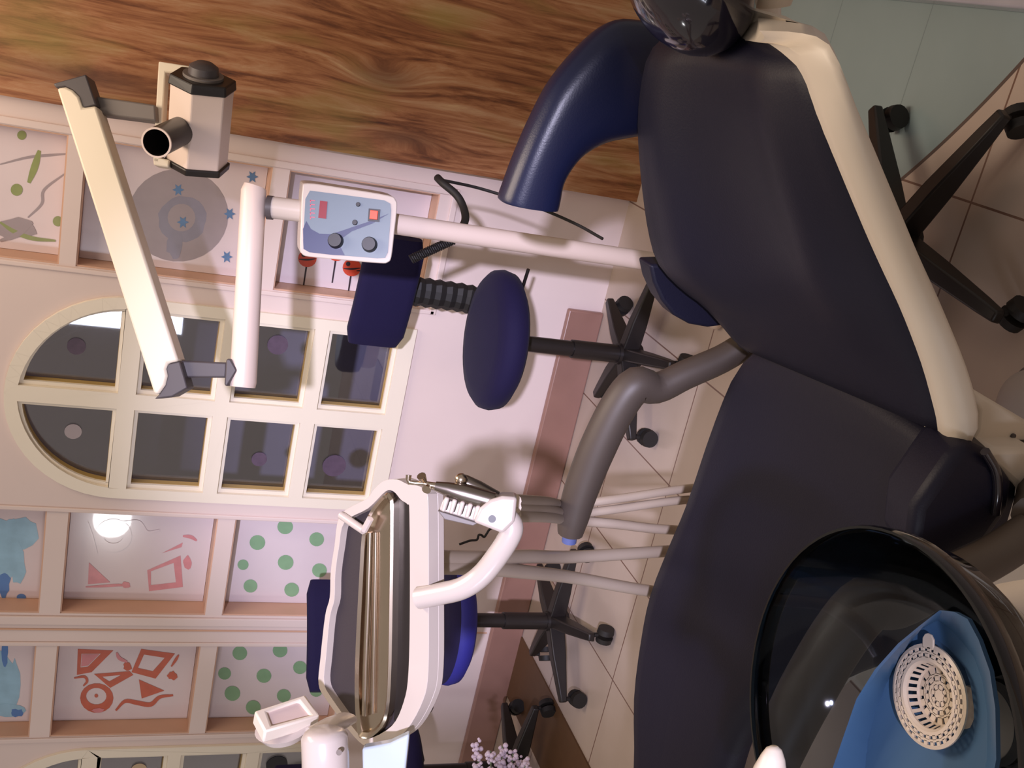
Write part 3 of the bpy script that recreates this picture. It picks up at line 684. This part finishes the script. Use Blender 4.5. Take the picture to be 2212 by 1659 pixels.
outl = smooth_path([TP(x, y) for x, y in to], 4, True); inl = smooth_path([TP(x, y) for x, y in ti], 4, True)
b = MB(); b.prism(outl, -tn*.018, [inl]); b.build('tray_frame', 'white_enamel', unit, bevel=.004)
b = MB(); b.prism([p-tn*.012 for p in smooth_path([TP(x, y) for x, y in ti], 4, True)], -tn*.004); b.build('tray_mat', 'tray_mat', unit, smooth=False)
b = MB(); b.prism([TP(x, y)-tn*.0116 for x, y in ((846, 1078), (872, 1092), (880, 1110), (882, 1300), (879, 1450), (870, 1512), (846, 1562), (838, 1560), (842, 1480), (848, 1300), (850, 1130))], tn*.0008); b.build('tray_well_shade', 'black_plastic', unit, smooth=False)  # black sheet painting the shade in the well between steel tray and rim
b = MB(); b.tube([TP(737, 1113, .004), TP(786, 1146, .004)], .006, 10); b.tube([TP(786, 1146, .004), TP(800, 1120, .004)], .005, 8); b.build('tray_handle', 'white_enamel', unit)
# lower skirt of the frame
b = MB(); b.prism([p-tn*.018 for p in outl], -tn*.012); b.build('tray_underside', 'white_enamel', unit, bevel=.004)
for y, x, d in ((1474, 926, 1.475), (1526, 915, 1.47)):
    b = MB(); c = atD(x, y, d); b.ball(c, (.012, .012, .014)); b.tube([c, c+tn*.012-cr*.004], .004, 8); b.build('clamp_knob', 'black_plastic', unit)
# bent support tube
b = MB(); b.tube(smooth_path([atD(905, 1292, 1.40), atD(950, 1283, 1.385), atD(1000, 1270, 1.37), atD(1040, 1243, 1.36), atD(1075, 1200, 1.35), atD(1100, 1160, 1.345), atD(1106, 1136, 1.345), atD(1092, 1115, 1.345)], 6), .0145, 18); b.build('support_tube', 'white_enamel', unit)
# handpiece holder with ribbed rests
b = MB(); hold = [(1117, 1074), (1085, 1072), (1058, 1080), (1036, 1098), (1022, 1128), (1086, 1153), (1112, 1128)]
b.prism(px(hold, Dm(1.325)), cf*.06); hol = b.build('instrument_holder', 'white_enamel', unit, bevel=.004)
b = MB(); c = atD(1063, 1121, 1.3245); b.tube([c, c-cf*.001], .0048, 14); b.build('hole', 'black_plastic', hol)
b = MB(); b.prism(px([(948, 1102), (1030, 1128), (1040, 1098), (958, 1078)], Dm(1.36)), cf*.02)
for i in range(6):
    x = 952+i*17; y = 1098+i*4.6
    b.prism(px([(x, y+6), (x+9, y+9), (x+19, y-22), (x+9, y-25)], Dm(1.335)), cf*.035)
b.build('rest_ribs', 'white_enamel', hol, bevel=.002)
b = MB(); b.prism(px([(945, 1103), (1032, 1130), (1022, 1136), (960, 1122)], Dm(1.35)), cf*.05); b.build('rest_plate', 'grey_plastic', hol, bevel=.001)
# swing arm, plate, neck and film viewer at the left end of the tray
b = MB(); b.tube([atD(700, 1574, 1.30), atD(700, 1580, 1.30), atD(701, 1592, 1.30), atD(703, 1640, 1.30), atD(706, 1800, 1.30)], [.017, .024, .0285, .0288, .0288], 24); sa = b.build('swing_arm', 'white_enamel', unit)
b = MB(); c = atD(733, 1624, 1.272); b.tube([c, c-cf*.003], .0035, 12); b.build('screw', 'dark_steel', sa)
b = MB(); b.prism(px([(782, 1617), (842, 1606), (884, 1586), (872, 1700), (784, 1700)], Dm(1.37)), cf*.02); b.build('mounting_plate', 'pale_plate', unit, bevel=.003)
b = MB(); b.tube([atD(748, 1552, 1.40), atD(720, 1565, 1.36), atD(680, 1590, 1.34)], [.016, .018, .02], 14, flat=.5); b.build('viewer_neck', 'white_enamel', unit)
v0, v1, v2, v3 = atD(549, 1536, 1.36), atD(660, 1500, 1.42), atD(692, 1545, 1.39), atD(572, 1580, 1.33)
vn = (v1-v0).cross(v3-v0).normalized(); vn = vn if vn.dot(cf) < 0 else -vn
b = MB(); b.prism([v0, v1, v2, v3], V((0, .004, -.0))-vn*.022+cu*-.002, [[v0.lerp(v2, .16)+(v1-v0)*.04, v1.lerp(v3, .17), v2.lerp(v0, .15), v3.lerp(v1, .17)]]); vw = b.build('film_viewer', 'white_shell', unit, bevel=.003)
b = MB(); b.prism([v0.lerp(v2, .10)-vn*.004, v1.lerp(v3, .12)-vn*.004, v2.lerp(v0, .10)-vn*.004, v3.lerp(v1, .12)-vn*.004], -vn*.016); b.build('screen', 'viewer_screen', vw, smooth=False)
cc = (v0+v1+v2+v3)/4-vn*.024
b = MB(); b.tube([cc, cc-vn*.012+V((0, 0, -.004))], [.036, .028], 24, flat=.8); b.build('viewer_back', 'white_enamel', vw)
# steel tray lying on the mat
st = [(790, 1128), (802, 1100), (822, 1076), (836, 1064), (846, 1074), (850, 1100), (848, 1300), (844, 1480), (834, 1556), (806, 1590), (786, 1596), (772, 1584), (766, 1500), (768, 1400), (776, 1250), (782, 1160)]
si = [(797, 1130), (806, 1108), (824, 1084), (834, 1076), (840, 1086), (842, 1110), (840, 1300), (836, 1476), (827, 1548), (804, 1578), (788, 1582), (780, 1572), (775, 1500), (777, 1400), (784, 1250), (789, 1160)]
steel = thing('steel_tray', TP(815, 1330, -.01), 'long stainless steel tray lying on the grey mat of the instrument unit', 'tray')
so2 = smooth_path([TP(x, y) for x, y in st], 3, True); si2 = smooth_path([TP(x, y) for x, y in si], 3, True)
b = MB(); b.rings([[p-tn*.011 for p in so2], so2, [p.lerp(q, .4)+tn*.003 for p, q in zip(so2, si2)], si2, [p-tn*.008 for p in si2]], cap0=True, cap1=True); b.build('dish', 'steel', steel, angle=35)
b = MB(); b.tube([TP(800, 1150, -.005), TP(796, 1300, -.004), TP(790, 1450, -.004), TP(788, 1545, -.005)], .0045, 10); b.tube([TP(812, 1150, -.006), TP(810, 1300, -.005), TP(806, 1540, -.006)], .003, 10); b.build('ridge', 'steel', steel)
# instruments standing in the holder
syr = thing('air_water_syringe', atD(1060, 1080, 1.33), 'steel syringe with thin bent tip, the lower instrument in the holder', 'dental instrument')
b = MB(); b.tube(px([(1066, 1084), (1000, 1066), (965, 1056), (940, 1050)], Dm(1.345)), [.012, .0125, .009, .006], 14); b.build('body', 'dark_steel', syr)
b = MB(); b.tube(px([(940, 1050), (915, 1044), (895, 1043), (884, 1042), (882, 1036), (883, 1026)], Dm(1.345)), [.005, .0032, .003, .0032, .0034, .0038], 10); b.build('tip', 'steel', syr)
b = MB(); b.tube([atD(916, 1040, 1.345), atD(910, 1028, 1.338)], [.004, .006], 10); b.tube([atD(925, 1050, 1.345), atD(921, 1058, 1.338)], [.004, .006], 10); b.build('button', 'steel', syr)
hpc = thing('handpiece', atD(1060, 1075, 1.36), 'steel handpiece with round head, leaning above the syringe in the holder', 'dental instrument')
b = MB(); b.tube(px([(1072, 1078), (1030, 1056), (1005, 1042), (992, 1034)], Dm(1.365)), [.0105, .0115, .010, .008], 14); b.build('body', 'dark_steel', hpc)
b = MB(); b.ball(atD(996, 1036, 1.352), .0085); b.build('head', 'steel', hpc)
# grey hoses hanging from the unit behind the chair
HL = ['upper grey hose hanging from the holder, topmost of the five', 'grey hose second from the top, hanging from the holder', 'grey hose passing behind the blue armrest cap, middle of the five',
      'broad grey hose from under the tray, upper of the lower pair', 'grey hose lowest of the five, running under the tray']
HP = [([(1112, 1082), (1180, 1084), (1230, 1090), (1330, 1078), (1480, 1056), (1640, 1040)], .009), ([(1112, 1096), (1180, 1100), (1240, 1110), (1330, 1100), (1480, 1080), (1640, 1075)], .009),
      ([(1110, 1112), (1180, 1116), (1240, 1124), (1330, 1132), (1440, 1144), (1620, 1150)], .010), ([(938, 1206), (1040, 1206), (1140, 1202), (1240, 1203), (1420, 1192), (1600, 1180)], .012), ([(938, 1222), (1040, 1226), (1140, 1236), (1240, 1248), (1400, 1276), (1600, 1300)], .012)]
for (pts, r), lb in zip(HP, HL):
    n = len(pts); b = MB(); b.tube(smooth_path([atD(x, y, ((1.40, 1.78, 2.09, 2.15, 2.22, 2.38) if r < .011 else (1.47, 1.62, 1.82, 2.02, 2.18, 2.40))[i]) for i, (x, y) in enumerate(pts)], 6), r, 12)
    tag(b.build('hose', 'hose_grey', None), lb, 'hose', 'grey hoses of the instrument unit')
b = MB(); b.tube(smooth_path([atY(x, y, 2.95) for x, y in ((992, 1176), (1015, 1168), (1030, 1166), (1034, 1156), (1040, 1156), (1046, 1160), (1052, 1152), (1060, 1142), (1090, 1128), (1120, 1112), (1150, 1122), (1180, 1120))], 5), .004, 8)
tag(b.build('power_cord', 'black_rubber', None), 'thin black squiggly cord hanging by the wall below the instrument holder', 'cord')

# ================================================================== SPITTOON
BC = V((-.44, .53, 0)); RZ = .90
spit = thing('spittoon', (BC.x, BC.y, 0), 'round smoked glass spittoon bowl with blue basin beside the dental chair', 'spittoon')
prof_o = [(.030, .775), (.075, .785), (.115, .815), (.138, .852), (.1475, .895)]
prof_i = [(.1440, .897), (.132, .855), (.110, .821), (.072, .792), (.030, .782)]
b = MB(); b.lathe(prof_o+prof_i, (BC.x, BC.y, 0), 64, closed=True); b.build('glass_bowl', 'bowl_glass', spit, angle=60)
b = MB(); b.lathe([(.1470, .882), (.1490, .884), (.1500, .897), (.1490, .9005), (.1470, .9005), (.1462, .897), (.1464, .884)], (BC.x, BC.y, 0), 72, closed=True); b.build('bowl_rim', 'bowl_rim_glass', spit, angle=60)
# blue basin inside the bowl
DC = atZ(2022, 1503, .823)
bp = [(1780, 1720), (1800, 1655), (1824, 1585), (1850, 1510), (1890, 1446), (1940, 1390), (1986, 1352), (2012, 1332), (2030, 1318), (2062, 1322), (2090, 1337), (2114, 1382), (2138, 1450), (2150, 1530), (2152, 1640), (2130, 1760), (2050, 1850), (1930, 1860), (1830, 1800)]
bz = [.846, .847, .848, .849, .851, .853, .855, .857, .860, .859, .858, .857, .856, .856, .854, .852, .848, .846, .846]
fp = [(1850, 1720), (1868, 1660), (1872, 1600), (1888, 1540), (1908, 1480), (1934, 1425), (1972, 1365), (2008, 1345), (2024, 1338), (2052, 1358), (2080, 1388), (2104, 1420), (2122, 1470), (2132, 1540), (2132, 1640), (2110, 1740), (2040, 1800), (1950, 1810), (1880, 1780)]
def dens(L): return [L[i].lerp(L[(i+1) % len(L)], k/2) for i in range(len(L)) for k in range(2)]
r_out = dens([atZ(x, y, z+.008) for (x, y), z in zip(bp, bz)]); r_fl = dens([atZ(x, y, .824) for x, y in fp])
rims = [r_out, r_fl, [V((lerp(DC.x, p.x, .72), lerp(DC.y, p.y, .72), .822)) for p in r_fl]]
m_ = len(r_fl)
for rad, z in ((.034, .816), (.031, .804), (.02, .796)):
    rims.append([DC+(V((p.x-DC.x, p.y-DC.y, 0)).normalized()*rad)+ZA*(z-DC.z) for p in r_fl])
low = [[V((p.x, p.y, p.z-.004)) for p in r] for r in reversed(rims)]
b = MB(); b.rings(low+rims); b.build('basin', 'spittoon_blue', spit, angle=22)
b = MB(); b.lathe([(.0001, .775), (.03, .775), (.028, .80), (.0001, .80)], (BC.x, BC.y, 0), 24); b.build('drain_pipe', 'white_shell', spit)
# round white column under the bowl
b = MB(); b.lathe([(.118, 0), (.118, .70), (.112, .745), (.09, .770), (.03, .776)], (BC.x+.005, BC.y-.01, 0), 40, cap0=True, cap1=True); b.build('column', 'white_shell', spit, angle=50)
b = MB(); b.tube([atD(1672, 1612, .80), atD(1672, 1618, .80), atD(1670, 1635, .80), atD(1664, 1665, .80), atD(1650, 1740, .80), atD(1630, 1800, .82)], [.003, .006, .009, .0125, .016, .017], 18); b.build('water_spout', 'white_shell', spit)
b = MB(); b.tube([(BC.x-.145, BC.y-.05, .70), (BC.x-.16, BC.y-.055, .80), atD(1650, 1760, .80)], .012, 10); b.build('spout_pipe', 'white_shell', spit)
# strainer lying in the basin
strn = thing('drain_strainer', DC+V((0, 0, .006)), 'white plastic strainer basket lying in the blue spittoon basin', 'strainer')
def ring_plate(b, r0, z0, r1, z1, nh, frac, z_t=.0015):
    # a ring of plastic with nh slots between r0 and r1
    for k in range(nh):
        a0 = 2*math.pi*k/nh; a1 = a0+2*math.pi/nh*(1-frac); P = []
        for a in (a0, (a0+a1)/2, a1):
            P.append((V((math.cos(a), math.sin(a), 0)), a))
        for (d0, _), (d1, _) in zip(P[:-1], P[1:]):
            v = [DC+d0*r0+ZA*z0, DC+d1*r0+ZA*z0, DC+d1*r1+ZA*z1, DC+d0*r1+ZA*z1]
            b.prism(v, -ZA*z_t)
b = MB(); zz = .009
def band(r0, z0, r1, z1): b.lathe([(r0, z0), (r1, z1), (r1, z1-.0018), (r0, z0-.0018)], DC, 56, closed=True)
band(.0370, zz, .0400, zz-.001); band(.0325, zz, .0345, zz); band(.0270, zz, .0300, zz); band(.0250, zz-.002, .0272, zz); band(.0215, zz-.012, .0225, zz-.010); band(.0150, zz-.012, .0170, zz-.012); band(.0001, zz-.012, .0050, zz-.012); band(.0085, zz-.012, .0115, zz-.012)
ring_plate(b, .0340, zz, .0375, zz, 32, .55); ring_plate(b, .0295, zz, .0328, zz, 28, .5); ring_plate(b, .0220, zz-.011, .0252, zz-.002, 26, .5); ring_plate(b, .0165, zz-.012, .0218, zz-.012, 16, .35); ring_plate(b, .0110, zz-.012, .0155, zz-.012, 12, .4); ring_plate(b, .0045, zz-.012, .0090, zz-.012, 8, .4)
b.build('basket', 'strainer_white', strn, smooth=False)
b = MB(); ea = (atZ(2008, 1402, .83)-DC); ea.z = 0; ed = ea.normalized(); es = V((-ed.y, ed.x, 0))
b.prism([DC+ed*r+es*w_+ZA*zz for r, w_ in ((.036, .006), (.044, .006), (.0475, .0035), (.0485, 0), (.0475, -.0035), (.044, -.006), (.036, -.006))], -ZA*.002); b.build('finger_tab', 'strainer_white', strn, bevel=.0006)

# ================================================================== SMALL FLOOR THINGS
fc = thing('foot_control', (-.425, 1.275, 0), 'grey rounded foot control on the floor near the chair base', 'foot pedal')
b = MB(); b.lathe([(.072, 0), (.072, .02), (.064, .045), (.045, .06), (.01, .066)], (-.425, 1.275, 0), 32, cap0=True, cap1=True); b.build('dome', 'foot_grey', fc)
b = MB(); b.lathe([(.085, 0), (.085, .008), (.074, .012)], (-.425, 1.275, 0), 32, cap0=True, cap1=True); b.build('foot_plate', 'grey_plastic', fc)
pl = thing('lavender_plant', (-2.32, 2.02, 0), 'pale lavender flower sprigs leaning in at the left edge of the photo', 'plant')
b = MB(); b.lathe([(.0001, 0), (.055, 0), (.075, .12), (.078, .125), (.07, .125), (.066, .11), (.0001, .105)], (-2.32, 2.02, 0), 28); b.build('flower_pot', 'grey_plastic', pl)
tips = [(1030, 1606, 2.24), (1060, 1622, 2.2), (1085, 1612, 2.24), (1108, 1628, 2.22), (1135, 1648, 2.2), (1078, 1648, 2.25), (1120, 1640, 2.26)]
b = MB(); fl = MB()
for x, y, D in tips:
    tip = atY(x, y, D); base = V((-2.32, 2.02, .11)); mid = base.lerp(tip, .5)+V((-.02, 0, .05)); P = smooth_path([base, mid, mid.lerp(tip, .6)+V((0, -.005, .02)), tip], 7)
    b.tube(P, .002, 6)
    for i in range(12, len(P)):
        for k in range(5):
            fl.ball(P[i]+V((random.uniform(-.012, .012), random.uniform(-.012, .012), random.uniform(-.012, .012))), random.uniform(.004, .008), seg=6)
b.build('stem', 'leaf_green', pl); o = fl.build('flowers', 'lavender', pl); o['kind'] = 'stuff'
